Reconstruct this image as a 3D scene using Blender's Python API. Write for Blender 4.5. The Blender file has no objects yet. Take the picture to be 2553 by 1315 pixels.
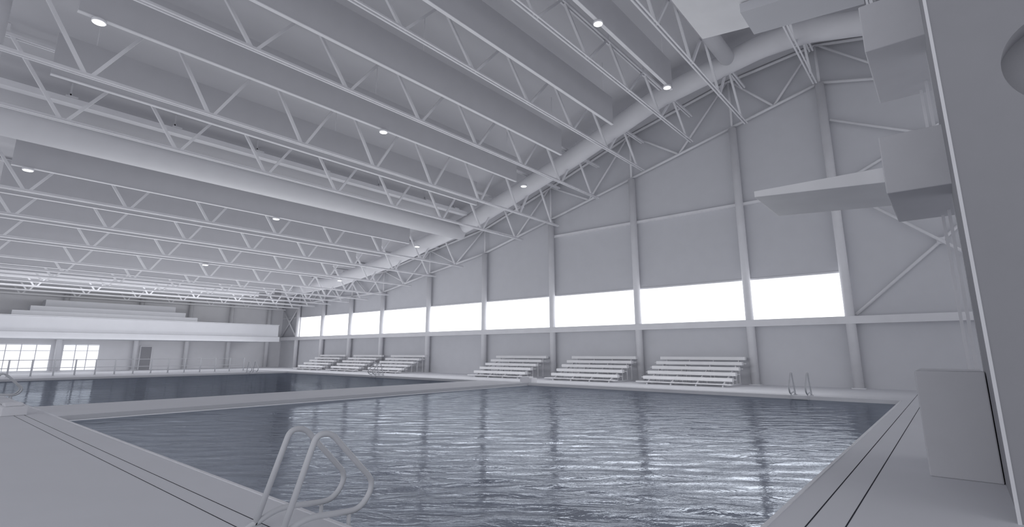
import bpy, bmesh, math
from mathutils import Vector, Matrix
S=bpy.context.scene
COL=S.collection
# ---------------------------------------------------------------- materials
def mat_clay(name,col,rough=0.75,noise=0.03,scale=1.5,bump=0.0,spec=0.2):
    m=bpy.data.materials.new(name); m.use_nodes=True
    nt=m.node_tree; b=nt.nodes['Principled BSDF']
    b.inputs['Roughness'].default_value=rough
    b.inputs['Specular IOR Level'].default_value=spec
    tc=nt.nodes.new('ShaderNodeTexCoord'); n=nt.nodes.new('ShaderNodeTexNoise')
    n.inputs['Scale'].default_value=scale; n.inputs['Detail'].default_value=3
    nt.links.new(tc.outputs['Object'],n.inputs['Vector'])
    r=nt.nodes.new('ShaderNodeValToRGB')
    r.color_ramp.elements[0].position=0.3; r.color_ramp.elements[1].position=0.7
    r.color_ramp.elements[0].color=(*[c*(1-noise) for c in col],1)
    r.color_ramp.elements[1].color=(*[min(1,c*(1+noise)) for c in col],1)
    nt.links.new(n.outputs['Fac'],r.inputs['Fac']); nt.links.new(r.outputs['Color'],b.inputs['Base Color'])
    return m
def mat_emit(name,col,st):
    m=bpy.data.materials.new(name); m.use_nodes=True
    b=m.node_tree.nodes['Principled BSDF']
    b.inputs['Base Color'].default_value=(*col,1)
    b.inputs['Emission Color'].default_value=(*col,1); b.inputs['Emission Strength'].default_value=st
    return m
WALL=mat_clay('painted_wall',(.64,.645,.68),noise=.015)
ENDW=mat_clay('pale_end_wall',(.82,.82,.85),noise=.015)
CEIL=mat_clay('ceiling_deck',(.60,.60,.63),scale=.6,noise=.015)
FLOOR=mat_clay('pool_deck',(.75,.755,.79),scale=.8,rough=.6,noise=.015)
STEEL=mat_clay('painted_steel',(.80,.80,.83),rough=.55)
BAFF=mat_clay('acoustic_panel',(.56,.56,.59),rough=.9,noise=.015)
DUCT=mat_clay('duct_fabric',(.74,.74,.77),rough=.5,noise=.015)
CONC=mat_clay('tower_concrete',(.68,.68,.71),rough=.8,scale=3,noise=.015)
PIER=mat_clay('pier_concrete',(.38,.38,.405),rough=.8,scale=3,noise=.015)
WHITE=mat_clay('white_trim',(.85,.85,.88),rough=.5)
SEAT=mat_clay('bleacher_plank',(.88,.88,.90),rough=.5)
DARK=mat_clay('dark_groove',(.03,.03,.04),rough=.9)
TUBE=mat_clay('rail_tube',(.68,.69,.72),rough=.35,spec=.5)
GLOW=mat_emit('frosted_daylight_glass',(.97,.98,1.0),1.7)
GLOW2=mat_emit('daylight_door_glass',(.95,.97,1.0),.85)
LENS=mat_emit('lamp_lens',(1,1,1),3)
def mat_water():
    m=bpy.data.materials.new('pool_water'); m.use_nodes=True
    nt=m.node_tree; nt.nodes.remove(nt.nodes['Principled BSDF']); out=nt.nodes['Material Output']
    tc=nt.nodes.new('ShaderNodeTexCoord')
    m1=nt.nodes.new('ShaderNodeMapping'); m1.inputs['Rotation'].default_value=(0,0,math.radians(-40))
    m2=nt.nodes.new('ShaderNodeMapping'); m2.inputs['Scale'].default_value=(.5,1.25,1)
    nt.links.new(tc.outputs['Object'],m1.inputs['Vector']); nt.links.new(m1.outputs['Vector'],m2.inputs['Vector'])
    n=nt.nodes.new('ShaderNodeTexNoise'); n.inputs['Scale'].default_value=2.4; n.inputs['Detail'].default_value=6
    n.inputs['Roughness'].default_value=.55; n.inputs['Distortion'].default_value=.9
    nt.links.new(m2.outputs['Vector'],n.inputs['Vector'])
    bp=nt.nodes.new('ShaderNodeBump'); bp.inputs['Strength'].default_value=.6; bp.inputs['Distance'].default_value=.045
    nt.links.new(n.outputs['Fac'],bp.inputs['Height'])
    r=nt.nodes.new('ShaderNodeValToRGB')
    r.color_ramp.elements[0].color=(.010,.014,.030,1); r.color_ramp.elements[1].color=(.050,.064,.096,1)
    r.color_ramp.elements[0].position=.4; r.color_ramp.elements[1].position=.62
    nt.links.new(n.outputs['Fac'],r.inputs['Fac'])
    d=nt.nodes.new('ShaderNodeBsdfDiffuse'); nt.links.new(r.outputs['Color'],d.inputs['Color'])
    g=nt.nodes.new('ShaderNodeBsdfGlossy'); g.inputs['Roughness'].default_value=.02; g.inputs['Color'].default_value=(.86,.92,1,1)
    fr=nt.nodes.new('ShaderNodeFresnel'); fr.inputs['IOR'].default_value=1.33
    nt.links.new(bp.outputs['Normal'],g.inputs['Normal']); nt.links.new(bp.outputs['Normal'],fr.inputs['Normal'])
    mu=nt.nodes.new('ShaderNodeMath'); mu.operation='MULTIPLY'; mu.inputs[1].default_value=.46
    nt.links.new(fr.outputs['Fac'],mu.inputs[0])
    mx=nt.nodes.new('ShaderNodeMixShader'); nt.links.new(mu.outputs[0],mx.inputs['Fac'])
    nt.links.new(d.outputs[0],mx.inputs[1]); nt.links.new(g.outputs[0],mx.inputs[2]); nt.links.new(mx.outputs[0],out.inputs['Surface'])
    return m
WATER=mat_water()
# ---------------------------------------------------------------- mesh helpers
def a_box(bm,x0,x1,y0,y1,z0,z1):
    v=[bm.verts.new(p) for p in ((x0,y0,z0),(x1,y0,z0),(x1,y1,z0),(x0,y1,z0),(x0,y0,z1),(x1,y0,z1),(x1,y1,z1),(x0,y1,z1))]
    for f in ((0,3,2,1),(4,5,6,7),(0,1,5,4),(1,2,6,5),(2,3,7,6),(3,0,4,7)): bm.faces.new([v[i] for i in f])
def a_prism(bm,poly,axis,a,b):
    P=(lambda p,t:(p[0],t,p[1])) if axis=='y' else (lambda p,t:(t,p[0],p[1]))
    A=[bm.verts.new(P(p,a)) for p in poly]; B=[bm.verts.new(P(p,b)) for p in poly]
    bm.faces.new(A); bm.faces.new(B[::-1]); n=len(poly)
    for i in range(n):
        bm.faces.new((A[i],B[i],B[(i+1)%n],A[(i+1)%n]))
def a_bar(bm,p,q,w,h):
    p=Vector(p);q=Vector(q);d=(q-p).normalized()
    up=Vector((0,0,1)) if abs(d.z)<.98 else Vector((0,1,0))
    s=d.cross(up).normalized()*w/2; u=s.cross(d).normalized()*h/2
    v=[bm.verts.new(c+e) for c in (p,q) for e in (-s-u,s-u,s+u,-s+u)]
    for f in ((0,1,2,3),(7,6,5,4),(0,4,5,1),(1,5,6,2),(2,6,7,3),(3,7,4,0)): bm.faces.new([v[i] for i in f])
def a_tube(bm,pts,r,seg=12,closed=False,caps=True):
    pts=[Vector(p) for p in pts]; n=len(pts); rings=[]
    ref=None
    for i,p in enumerate(pts):
        if closed: d=(pts[(i+1)%n]-pts[i-1]).normalized()
        else: d=(pts[min(i+1,n-1)]-pts[max(i-1,0)]).normalized()
        if ref is None:
            ref=Vector((0,0,1)) if abs(d.z)<.9 else Vector((0,1,0))
        s=(ref-d*ref.dot(d)).normalized(); ref=s; t=d.cross(s)
        rings.append([bm.verts.new(p+(s*math.cos(2*math.pi*k/seg)+t*math.sin(2*math.pi*k/seg))*r) for k in range(seg)])
    m=n if closed else n-1
    for i in range(m):
        A=rings[i];B=rings[(i+1)%n]
        for k in range(seg):
            f=bm.faces.new((A[k],A[(k+1)%seg],B[(k+1)%seg],B[k])); f.smooth=True
    if caps and not closed:
        bm.faces.new(rings[0][::-1]); bm.faces.new(rings[-1])
def rounded(pts,rad,closed=False,n=6):
    pts=[Vector(p) for p in pts]; out=[]; N=len(pts)
    for i,p in enumerate(pts):
        if not closed and i in (0,N-1): out.append(p); continue
        a=pts[i-1]-p; b=pts[(i+1)%N]-p
        r=rad[i] if isinstance(rad,(list,tuple)) else rad
        ra=min(r,a.length*.48,b.length*.48)
        A=p+a.normalized()*ra; B=p+b.normalized()*ra
        for k in range(n+1):
            t=k/n; out.append(A*(1-t)**2+p*2*t*(1-t)+B*t*t)
    return out
def finish(name,bm,mat,parent=None,label=None,cat=None,group=None,kind=None,bevel=0):
    bmesh.ops.recalc_face_normals(bm,faces=bm.faces[:])
    vs=[v.co for v in bm.verts]
    if parent is None:
        o=Vector(((min(v.x for v in vs)+max(v.x for v in vs))/2,(min(v.y for v in vs)+max(v.y for v in vs))/2,min(v.z for v in vs)))
    else: o=Vector(parent['org'])
    bmesh.ops.translate(bm,verts=bm.verts[:],vec=-o)
    me=bpy.data.meshes.new(name); bm.to_mesh(me); bm.free(); me.materials.append(mat)
    ob=bpy.data.objects.new(name,me); COL.objects.link(ob)
    if parent: ob.parent=parent
    else: ob.location=o
    if bevel:
        b=ob.modifiers.new('bevel','BEVEL'); b.width=bevel; b.segments=2; b.limit_method='ANGLE'
    tag(ob,label,cat,group,kind); return ob
def tag(ob,label=None,cat=None,group=None,kind=None):
    if label: ob['label']=label
    if cat: ob['category']=cat
    if group: ob['group']=group
    if kind: ob['kind']=kind
def empty(name,loc,label,cat,group=None):
    e=bpy.data.objects.new(name,None); e.location=loc; e['org']=tuple(loc); e.empty_display_size=.3
    COL.objects.link(e); tag(e,label,cat,group); return e
def NB(): return bmesh.new()
def box(name,c,mat,**k):
    bm=NB(); a_box(bm,*c); return finish(name,bm,mat,**k)
# ---------------------------------------------------------------- building profile
W=28.6
def interp(pts,x):
    if x<=pts[0][0]: return pts[0][1]
    for (a,b),(c,d) in zip(pts,pts[1:]):
        if x<=c: return b+(d-b)*(x-a)/(c-a)
    return pts[-1][1]
BASE=[(-60,6.65),(-39,6.9),(-32.8,8.0),(-26.5,8.95),(-3.45,14.9),(12,10.9)]
ROFF=[(-60,2.0),(-26.5,2.1),(-20.25,2.5),(-14.03,3.05),(-7.81,2.95),(-3.45,2.3),(3.0,2.6),(11,2.4)]
XS=[-39,-32.8,-26.5,-20.25,-14.03,-7.81,-3.45,3.0,11.0]
def base(x): return interp(BASE,x)
def roof(x): return base(x)+interp(ROFF,x)
# ---------------------------------------------------------------- structure
WX=-58.3
XR=11.0
YN=-9.0
st=dict(kind='structure')
PX0,PX1=-17.5,-1.55; QX0,QX1=-43.6,-20.9; PY0,PY1=3.0,22.2
bm=NB()
a_box(bm,WX-.3,XR,YN,PY0,-.4,0); a_box(bm,WX-.3,XR,PY1,W+.3,-.4,0)
a_box(bm,PX1,XR,PY0,PY1,-.4,0); a_box(bm,WX-.3,QX0,PY0,PY1,-.4,0)
finish('floor',bm,FLOOR,label='pale smooth pool deck around two basins',**st)
bm=NB()
xs=[-60]+XS
a_prism(bm,[(x,roof(x)) for x in xs]+[(x,roof(x)+.3) for x in xs[::-1]],'y',YN,W+.3)
finish('ceiling',bm,CEIL,label='sloping pale roof deck rising to a ridge',**st)
WZ0,WZ1=3.25,5.3; WXa,WXb=-54.2,-3.45
bm=NB()
a_box(bm,-58.6,XR,W,W+.3,-.4,WZ0)
a_box(bm,-58.6,WXa,W,W+.3,WZ0,WZ1); a_box(bm,WXb,XR,W,W+.3,WZ0,WZ1)
xs2=[-58.6]+XS
a_prism(bm,[(-58.6,WZ1),(XR,WZ1)]+[(x,roof(x)+.05) for x in xs2[::-1]],'y',W,W+.3)
finish('wall_back',bm,WALL,label='tall grey gable wall with clerestory window band',**st)
cols=[-54.2,-49.1,-44.1,-39.1,-32.8,-26.5,-20.25,-14.03,-7.81,-3.45]
for i,(a,b) in enumerate(zip(cols,cols[1:])):
    o=box('window_%d'%(i+1),(a,b,W+.10,W+.14,WZ0,WZ1),GLOW,label='bright white frosted clerestory window',**st)
bm=NB()
opens=[(5.2,8.9,.05,2.25),(9.7,12.2,.05,2.25)]
a_box(bm,WX-.3,WX,YN,5.2,-.4,2.25);a_box(bm,WX-.3,WX,8.9,9.7,-.4,2.25);a_box(bm,WX-.3,WX,12.2,W,-.4,2.25)
a_box(bm,WX-.3,WX,5.2,8.9,-.4,.05);a_box(bm,WX-.3,WX,9.7,12.2,-.4,.05)
a_box(bm,WX-.3,WX,YN,W,2.25,roof(WX)+.05)
finish('wall_end',bm,ENDW,label='pale end wall beneath and above the gallery',**st)
for i,(a,b,c,d) in enumerate(opens):
    e=empty('window_%d'%(10+i),(WX-.15,(a+b)/2,c),'glazed opening with slim mullions and daylight behind',None); e['kind']='structure'
    box('glass',(WX-.2,WX-.17,a,b,c,d),GLOW2,parent=e)
    bm=NB(); n=4 if i==0 else 3
    for k in range(n+1):
        y=a+(b-a)*k/n; a_box(bm,WX-.16,WX-.08,max(a,y-.03),min(b,y+.03),c,d)
    for z in (c,1.7,d-.06): a_box(bm,WX-.15,WX-.09,a,b,z,z+.05)
    finish('mullion',bm,STEEL,parent=e)
e=empty('door_1',(WX+.03,15.7,0),'grey flush service door in a pale frame',None); e['kind']='structure'
box('door_leaf',(WX,WX+.05,15.3,16.15,0.01,2.1),PIER,parent=e)
bm=NB(); a_box(bm,WX,WX+.09,15.2,15.3,0.005,2.2); a_box(bm,WX,WX+.09,16.15,16.25,0.005,2.2); a_box(bm,WX,WX+.09,15.3,16.15,2.1,2.2)
finish('door_frame',bm,STEEL,parent=e)
bm=NB(); a_tube(bm,[(WX+.05,16.05,1.05),(WX+.11,16.05,1.05),(WX+.11,15.93,1.05)],.012,8); finish('handle',bm,TUBE,parent=e)
box('trim_1',(WX,XR,W-.5,W-.0,2.88,3.22),STEEL,label='horizontal pale steel beam under the windows',**st)
box('trim_2',(-20.25,XR,W-.2,W,9.35,9.5),STEEL,label='thin horizontal girt on upper wall',**st)
box('trim_3',(WX,WXb,W-.06,W,WZ1,WZ1+.08),STEEL,label='thin window head trim',**st)
for i,(c) in enumerate([(-1.28,-1.268,YN,27.0),(-.99,-.978,YN,27.0)]):
    box('trim_%d'%(4+i),(c[0],c[1],c[2],c[3],-.01,.002),DARK,label='thin dark drain slot beside the pool',**st)
for i,y in enumerate((2.55,2.35)):
    box('trim_%d'%(6+i),(-44,-1.3,y,y+.008,-.01,.0022),DARK,label='thin dark drain slot beside the pool',**st)
bm=NB(); a_box(bm,PX0,PX1,PY1-.06,PY1,-.4,.01); a_box(bm,PX1-.04,PX1,PY0,PY1,-.4,.01); a_box(bm,PX0,PX1,PY0,PY0+.04,-.4,.01)
finish('trim_8',bm,WHITE,label='pale pool edge coping',**st)
bm=NB(); a_box(bm,QX0,QX1,PY1-.06,PY1,-.4,.01); a_box(bm,QX0,QX0+.06,PY0,PY1,-.4,.01); a_box(bm,QX0,QX1,PY0,PY0+.04,-.4,.01)
finish('trim_9',bm,FLOOR,label='pale pool edge coping',**st)
def water(name,x0,x1,y0,y1,label):
    bm=NB(); v=[bm.verts.new(p) for p in ((x0,y0,-.12),(x1,y0,-.12),(x1,y1,-.12),(x0,y1,-.12))]; bm.faces.new(v)
    finish(name,bm,WATER,label=label,cat='water',kind='stuff')
water('pool_water',PX0,PX1,PY0,PY1,'dark blue-grey rippled water in the diving basin')
water('pool_water',QX0,QX1,PY0,PY1,'dark rippled water in the lap basin')
e=empty('pool_bulkhead',(-19.2,12.6,-.4),'pale flat walkway bulkhead dividing the two basins','bulkhead')
box('deck_slab',(QX1,PX0,PY0,PY1,-.1,.03),FLOOR,parent=e,bevel=.015)
box('skirt_wall',(QX1+.02,PX0-.02,PY0,PY1,-.4,-.1),FLOOR,parent=e)
for (x,y) in ((-17.9,22.75),(-19.0,2.35)):
    bm=NB(); a_box(bm,x-.45,x+.35,y-.25,y+.25,0,.22); a_box(bm,x-.35,x+.15,y-.18,y+.18,.22,.3)
    finish('anchor_block',bm,WHITE,label='low white block at the end of the bulkhead',cat='block',group='bulkhead anchor blocks',bevel=.02)
# ---------------------------------------------------------------- columns on window wall
for x in cols:
    top=base(x)
    e=empty('steel_column',(x,W-.3,0),'round pale steel column against the window wall','column','columns along the window wall')
    bm=NB(); a_tube(bm,[(x,W-.3,0),(x,W-.3,top)],.2,24); finish('shaft',bm,STEEL,parent=e)
    bm=NB(); a_box(bm,x-.26,x+.26,W-.54,W-.04,0,.03); finish('end_plate',bm,STEEL,parent=e)
for y in (1.2,9.3,14.8,19.0,22.9,26.9):
    e=empty('steel_column',(WX+.35,y,0),'round pale steel column against the end wall','column','columns along the end wall')
    top=base(WX)
    bm=NB(); a_tube(bm,[(WX+.35,y,0),(WX+.35,y,top)],.2,20); finish('shaft',bm,STEEL,parent=e)
    box('end_plate',(WX+.08,WX+.62,y-.27,y+.27,0,.03),STEEL,parent=e)
e=empty('steel_column',(-20.0,.5,0),'round pale steel column rising to the roof','column')
bm=NB(); a_tube(bm,[(-20,.5,0),(-20,.5,roof(-20))],.3,24); finish('shaft',bm,STEEL,parent=e)
box('end_plate',(-20.4,-19.6,.1,.9,0,.03),STEEL,parent=e)
# gable truss on the wall
nodes=cols[:]+[3.6,10.6]
e=empty('gable_truss',(-24,W-.25,base(-54)),'pale steel lattice truss following the roof slope along the wall','truss')
yy=W-.28
for a,b in zip(nodes,nodes[1:]):
    za,zb_=base(a)+.09,base(b)+.09; ta,tb=roof(a)-.12,roof(b)-.12; m=(a+b)/2; zm=(za+zb_)/2
    bm=NB(); a_tube(bm,[(a,yy,za),(b,yy,zb_)],.08,8); finish('lower_chord',bm,STEEL,parent=e)
    bm=NB(); a_tube(bm,[(a,yy,ta),(b,yy,tb)],.08,8); finish('upper_chord',bm,STEEL,parent=e)
    bm=NB(); a_tube(bm,[(m,yy,zm),(a+.1,yy,ta)],.065,8); finish('web',bm,STEEL,parent=e)
    bm=NB(); a_tube(bm,[(m,yy,zm),(b-.1,yy,tb)],.065,8); finish('web',bm,STEEL,parent=e)
    bm=NB(); a_tube(bm,[(a,yy,za),(a,yy,ta)],.065,8); finish('post',bm,STEEL,parent=e)
def xbrace(x0,x1,z0,z1):
    e=empty('cross_brace',((x0+x1)/2,W-.2,z0),'pale steel tubes crossing diagonally on the wall bay','brace','wall cross braces')
    bm=NB(); a_tube(bm,[(x0,W-.16,z0),(x1,W-.16,z1)],.07,8); finish('diagonal',bm,STEEL,parent=e)
    bm=NB(); a_tube(bm,[(x0,W-.3,z1),(x1,W-.3,z0)],.07,8); finish('diagonal',bm,STEEL,parent=e)
    bm=NB(); a_box(bm,(x0+x1)/2-.14,(x0+x1)/2+.14,W-.26,W-.2,(z0+z1)/2-.14,(z0+z1)/2+.14); finish('gusset',bm,STEEL,parent=e)
xbrace(-3.2,3.6,3.3,9.3); xbrace(-3.2,3.6,9.55,12.9); xbrace(-57.9,-54.5,3.3,6.5)
# ---------------------------------------------------------------- roof trusses
TR=[(5.6,None),(2.4,None),(-.7,None),(-3.6,14.9),(-7.0,13.75),(-10.0,13.5),(-13.1,12.5),(-16.3,11.33),(-19.45,9.98),(-22.6,9.45)]
x=-28.6
while x>-57.5: TR.append((x,None)); x-=3.13
for (x,zb_) in TR:
    zb=zb_ if zb_ else (base(x)-.5 if x<-20 else base(x))
    zt=base(x)+1.9
    e=empty('roof_truss',(x,13.5,zb),'pale steel lattice truss spanning beneath the roof deck','truss','roof trusses')
    y0,y1=-.82,27.3; L=3.52
    g=.07
    bm=NB()
    for s in (-1,1):
        a_box(bm,x+s*g-.032,x+s*g+.032,y0-.9,W-.55,zb-.015,zb+.015); a_box(bm,x+s*(g-.03)-.008,x+s*(g-.03)+.008,y0-.9,W-.55,zb+.015,zb+.1)
    finish('bottom_chord',bm,STEEL,parent=e)
    bm=NB()
    for s in (-1,1):
        a_box(bm,x+s*g-.04,x+s*g+.04,y0-.9,W-.4,zt,zt+.1)
    finish('top_chord',bm,STEEL,parent=e)
    y=y0
    while y<y1+.1:
        for s in (-1,1):
            ytop=y+s*(L/2-.12)
            if ytop>W-.3: continue
            bm=NB(); a_bar(bm,(x,y+s*.08,zb+.04),(x,ytop,zt+.04),.1,.1); finish('web',bm,STEEL,parent=e)
        if roof(x)-zt>.35 and y+L/2<W-.5:
            bm=NB(); a_bar(bm,(x,y+L/2,zt+.1),(x,y+L/2,roof(x)),.07,.07); finish('hanger_post',bm,STEEL,parent=e)
        y+=L
# ---------------------------------------------------------------- baffles
x=-8.46
BX=[]
while x>-56:
    if abs(x+24.11)>.1: BX.append(x)
    x-=3.13
for x in BX:
    z=base(x)-.03
    e=empty('acoustic_baffle',(x,11.8,z),'long grey flat acoustic panel hanging between trusses','panel','acoustic baffles')
    box('panel',(x-.05,x+.05,2.0,21.6,z,z+1.45),BAFF,parent=e,bevel=.01)
    box('edge_channel',(x-.07,x+.07,2.0,21.6,z-.03,z+.0),STEEL,parent=e)
    for y in (3,12,20.8):
        bm=NB(); a_tube(bm,[(x,y,z+1.45),(x,y,roof(x))],.012,6); finish('hanger_rod',bm,STEEL,parent=e)
for x in (BX[0],BX[3],BX[5],BX[8]):
    for y in ((5.2,15.0,21.1) if x==BX[0] else (2.5,12.5,22.3)):
        z=base(x)-.035
        e=empty('downlight',(x,y,z-.13),'small round glowing white downlight under a baffle','lamp','round downlights')
        bm=NB(); a_tube(bm,[(x,y,z-.12),(x,y,z-.03)],.18,24); finish('housing',bm,STEEL,parent=e)
        bm=NB(); a_tube(bm,[(x,y,z-.135),(x,y,z-.121)],.15,24); finish('lens',bm,LENS,parent=e)
# ---------------------------------------------------------------- ducts
path=[(-50,7.55),(-41,7.75),(-34,8.6),(-25.2,10.25),(-22.3,11.05),(-15.9,13.0),(-10.4,15.0),(-5.2,15.9),(-3.2,15.9),(3,14.3),(9,12.7)]
e=empty('cross_duct',(-20,24.6,7),'fat round pale air duct climbing along the gable wall','duct')
pts=rounded([(a,24.6,b) for a,b in path],.5,n=3)
bm=NB(); a_tube(bm,pts,.54,28); finish('duct_run',bm,DUCT,parent=e)
e=empty('main_duct',(-25.5,10,9.6),'fat round pale air duct running level beneath the roof','duct')
bm=NB(); a_tube(bm,[(-25.5,-6,9.9),(-25.5,24.7,9.9)],.56,32); finish('duct_run',bm,DUCT,parent=e)
e=empty('branch_duct',(-6.6,10,15),'round pale branch duct beneath the ridge','duct')
bm=NB(); a_tube(bm,[(-6.6,6,15.65),(-6.6,24.4,15.65)],.36,28); finish('duct_run',bm,DUCT,parent=e)
e=empty('curtain_track',(-24.3,10,10.3),'long channel track with clamps under the roof','track')
bm=NB(); a_box(bm,-24.55,-24.15,1,24,10.75,10.82); a_box(bm,-24.55,-24.5,1,24,10.82,10.98); a_box(bm,-24.2,-24.15,1,24,10.82,10.98); finish('channel',bm,STEEL,parent=e)
for y in (3,6.5,10,13.5,17,20.5,23):
    bm=NB(); a_box(bm,-24.62,-24.08,y-.18,y+.18,10.985,11.03); a_bar(bm,(-24.5,y-.15,11.03),(-24.5,y,11.25),.05,.05); a_bar(bm,(-24.5,y+.15,11.03),(-24.5,y,11.25),.05,.05); a_bar(bm,(-24.5,y,11.2),(-24.5,y,roof(-24.5)),.05,.05)
    finish('clamp',bm,CONC,parent=e)
# ---------------------------------------------------------------- gallery
e=empty('spectator_gallery',(-55,12,2.6),'long pale balcony with solid parapet along the end wall','balcony')
GX=WX+.6
box('slab',(GX,-52.0,-8,25.3,2.65,2.98),WALL,parent=e)
box('fascia',(-52.0,-51.9,-8,25.3,2.62,3.1),WALL,parent=e,bevel=.02)
box('parapet',(-52.25,-52.05,-8,25.2,3.1,4.25),WALL,parent=e,bevel=.02)
box('parapet_cap',(-52.3,-52.0,-8,25.25,4.25,4.3),WALL,parent=e)
box('return_parapet',(GX,-52.25,25.0,25.2,2.98,4.25),WALL,parent=e)
for (a,b,y0,y1,z) in ((-54.0,-53.0,5.5,18.0,4.7),(-55.2,-54.0,6.6,17.3,5.15),(-56.6,-55.2,7.6,16.8,5.75)):
    box('seating_tier',(a,b,y0,y1,2.98,z),WALL,parent=e,bevel=.02)
e=empty('guard_railing',(-47.5,12,0),'pale tubular guard railing with slim posts','railing')
for z in (1.08,.55):
    bm=NB(); a_tube(bm,[(-47.5,3.0,z),(-47.5,20.2,z)],.022,8); finish('rail',bm,CONC,parent=e)
y=3.0
while y<20.3:
    bm=NB(); a_tube(bm,[(-47.5,y,0),(-47.5,y,1.12)],.05,8); a_box(bm,-47.58,-47.42,y-.08,y+.08,0,.02); finish('post',bm,TUBE,parent=e); y+=1.146
# ---------------------------------------------------------------- bleachers
def bleacher(x0,x1):
    e=empty('bleacher',((x0+x1)/2,26.7,0),'five-row pale bench bleacher against the wall','bleacher','wall bleachers')
    for i in range(5):
        y=25.75+i*.56; z=.40+i*.24
        box('seat_plank',(x0,x1,y-.12,y+.14,z-.16,z+.0),SEAT,parent=e,bevel=.008)
        if i<4 : box('foot_plank',(x0-.25,x1+.05,y+.2,y+.42,z-.1,z-.07),SEAT,parent=e)
    box('foot_plank',(x0-.25,x1+.05,25.28,25.58,.1,.14),SEAT,parent=e)
    n=4
    for k in range(n):
        x=x0+.35+(x1-x0-.7)*k/(n-1)
        bm=NB()
        a_bar(bm,(x,25.35,.08),(x,28.05,1.1),.05,.06); a_bar(bm,(x,25.3,.03),(x,28.1,.03),.05,.06)
        for i in range(5):
            y=25.75+i*.56; z=.24+i*.24
            a_bar(bm,(x,y,0.03),(x,y,z),.04,.05)
        finish('frame',bm,STEEL,parent=e)
for a,b in ((-12.6,-8.1),(-18.5,-14.1),(-24.9,-20.5),(-37,-32.6),(-42.6,-38.3),(-48.4,-44)): bleacher(a,b)
# ---------------------------------------------------------------- pool ladders / grab rails
def grab_ladder(xc,ye,s=1,wid=.5,label='pair of pale tubular grab rails at the pool edge',axis='y'):
    def P(a,b,z):
        return (xc+a,ye+s*b,z) if axis=='y' else (ye+s*b,xc+a,z)
    e=empty('pool_ladder',P(0,-.3,0),label,'ladder','pool grab rails')
    for sx in (-wid/2,wid/2):
        loop=[P(sx,-.56,.0),P(sx,-.28,.84),P(sx,-.13,.84),P(sx,.40,.30),P(sx,.25,.08),P(sx,-.33,.13),P(sx,-.64,.0)]
        bm=NB(); a_tube(bm,rounded(loop,[0,.11,.11,.17,.14,.12,0]),.028,14); finish('hand_rail',bm,TUBE,parent=e)
        bm=NB(); 
        c=P(sx,-.56,0); a_tube(bm,[c,(c[0],c[1],.025)],.07,16); finish('base_flange',bm,TUBE,parent=e)
    bm=NB()
    for z in (-.35,-.1):
        a_bar(bm,P(-wid/2,.12,z),P(wid/2,.12,z),.08,.03)
    for sx in (-wid/2,wid/2): a_tube(bm,[P(sx,.12,-.38),P(sx,.12,.1)],.02,8)
    finish('step',bm,TUBE,parent=e)
grab_ladder(-4.93,3.0,1,.5)
grab_ladder(-4.6,22.2,-1,.55)
grab_ladder(-26.2,3.0,1)
grab_ladder(-31.2,22.2,-1)
grab_ladder(19.3,QX0,1,axis='x')
# ---------------------------------------------------------------- diving tower
e=empty('diving_tower',(.9,9.3,0),'grey concrete diving tower with cantilevered platforms','diving tower')
TH=11.5; cx,cz,hr,hh=1.3,4.55,.52,.6; fy0,fy1=7.17,7.5
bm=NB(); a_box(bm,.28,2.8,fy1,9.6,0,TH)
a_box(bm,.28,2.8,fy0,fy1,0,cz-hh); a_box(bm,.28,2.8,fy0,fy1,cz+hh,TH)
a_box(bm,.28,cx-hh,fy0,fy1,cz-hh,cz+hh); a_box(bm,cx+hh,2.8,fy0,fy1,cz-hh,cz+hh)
N=64; ci=[];co=[];cb=[]
for k in range(N):
    t=2*math.pi*k/N; c,s_=math.cos(t),math.sin(t); q=hh/max(abs(c),abs(s_))
    ci.append(bm.verts.new((cx+hr*c,fy0,cz+hr*s_))); co.append(bm.verts.new((cx+q*c,fy0,cz+q*s_))); cb.append(bm.verts.new((cx+hr*c,fy1,cz+hr*s_)))
for k in range(N):
    j=(k+1)%N
    bm.faces.new((ci[k],ci[j],co[j],co[k])); f=bm.faces.new((ci[k],cb[k],cb[j],ci[j])); f.smooth=True
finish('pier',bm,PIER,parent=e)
box('corner_trim',(.255,.285,7.15,7.19,0,TH),WHITE,parent=e)
box('pilaster',(.275,.5,9.6,9.7,0,TH),CONC,parent=e)
box('base_block',(-.45,.27,9.1,10.6,0,1.35),CONC,parent=e,bevel=.015)
for z0,z1 in ((3.87,4.75),(6.16,6.95),(9.0,9.8)):
    box('landing_block',(-.45,.45,9.05,11.25,z0,z1),CONC,parent=e,bevel=.015)
def slab(xt,y0,y1,ztop,zt,zr,xr=-.44):
    bm=NB(); a_prism(bm,[(xt,zt),(xr,zr),(xr,ztop),(xt,ztop)],'y',y0,y1); finish('platform',bm,SEAT,parent=e,bevel=.01)
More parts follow.
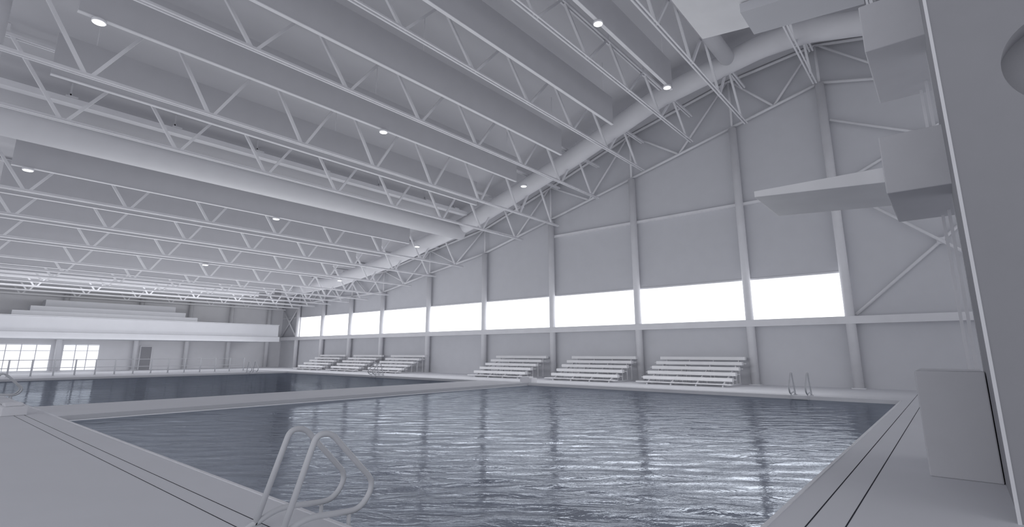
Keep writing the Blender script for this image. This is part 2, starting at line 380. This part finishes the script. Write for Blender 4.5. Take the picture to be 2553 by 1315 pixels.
slab(-2.31,9.33,10.97,4.36,4.25,4.12)
slab(-3.5,9.1,11.0,8.95,8.68,8.25)
bm=NB(); a_prism(bm,[(-2.4,8.3),(-.44,8.1),(-.44,8.4),(-2.4,8.5)],'y',10.0,10.95); finish('platform_beam',bm,WALL,parent=e)
for x,y in ((.24,10.75),(.16,11.1)):
    bm=NB(); a_bar(bm,(x,y,0),(x,y,9.0),.045,.045); finish('ladder_rail',bm,WHITE,parent=e)
# ---------------------------------------------------------------- light
w=bpy.data.worlds.new('World'); S.world=w; w.use_nodes=True
bg=w.node_tree.nodes['Background']; bg.inputs['Color'].default_value=(.93,.945,1,1); bg.inputs['Strength'].default_value=.72
def area(loc,rot,sx,sy,p,col=(.965,.978,1)):
    l=bpy.data.lights.new('area','AREA'); l.shape='RECTANGLE'; l.size=sx; l.size_y=sy; l.energy=p; l.color=col
    o=bpy.data.objects.new('added_fill_light',l); o.location=loc; o.rotation_euler=rot; COL.objects.link(o); return o
UP=(math.pi,0,0)
area((-42,12.5,2.3),UP,12,22,850)  # added uplight, unseen from the camera, brightens the far roof
area((-30,12.5,2.3),UP,12,22,720)  # added unseen uplight for the middle of the roof
area((-12,12.5,2.3),UP,16,20,540)  # added unseen uplight for the roof above the near basin
area((-51.3,12,1.7),(0,math.radians(90),0),1.0,22,140)  # added fill, back to camera, lifts the wall under the gallery
area((-47,12,5.6),(0,math.radians(76),0),.8,22,310)  # added unseen flood, brightens the end wall above the parapet
area((-29,22.8,1.9),(math.radians(68),0,0),50,1.0,280)  # added unseen strip of fill for the lower window wall and bleachers
# camera
cd=bpy.data.cameras.new('Camera'); cam=bpy.data.objects.new('Camera',cd); COL.objects.link(cam)
cd.sensor_width=36; cd.lens=36*1283.6/2553; cd.shift_y=-43.5/2553; cd.clip_end=300; cd.clip_start=.05
cam.location=(0,0,1.6); cam.rotation_euler=(math.radians(90+11.66),0,math.radians(40.04))
S.camera=cam
S.view_settings.view_transform='Standard'
S.view_settings.look='None'
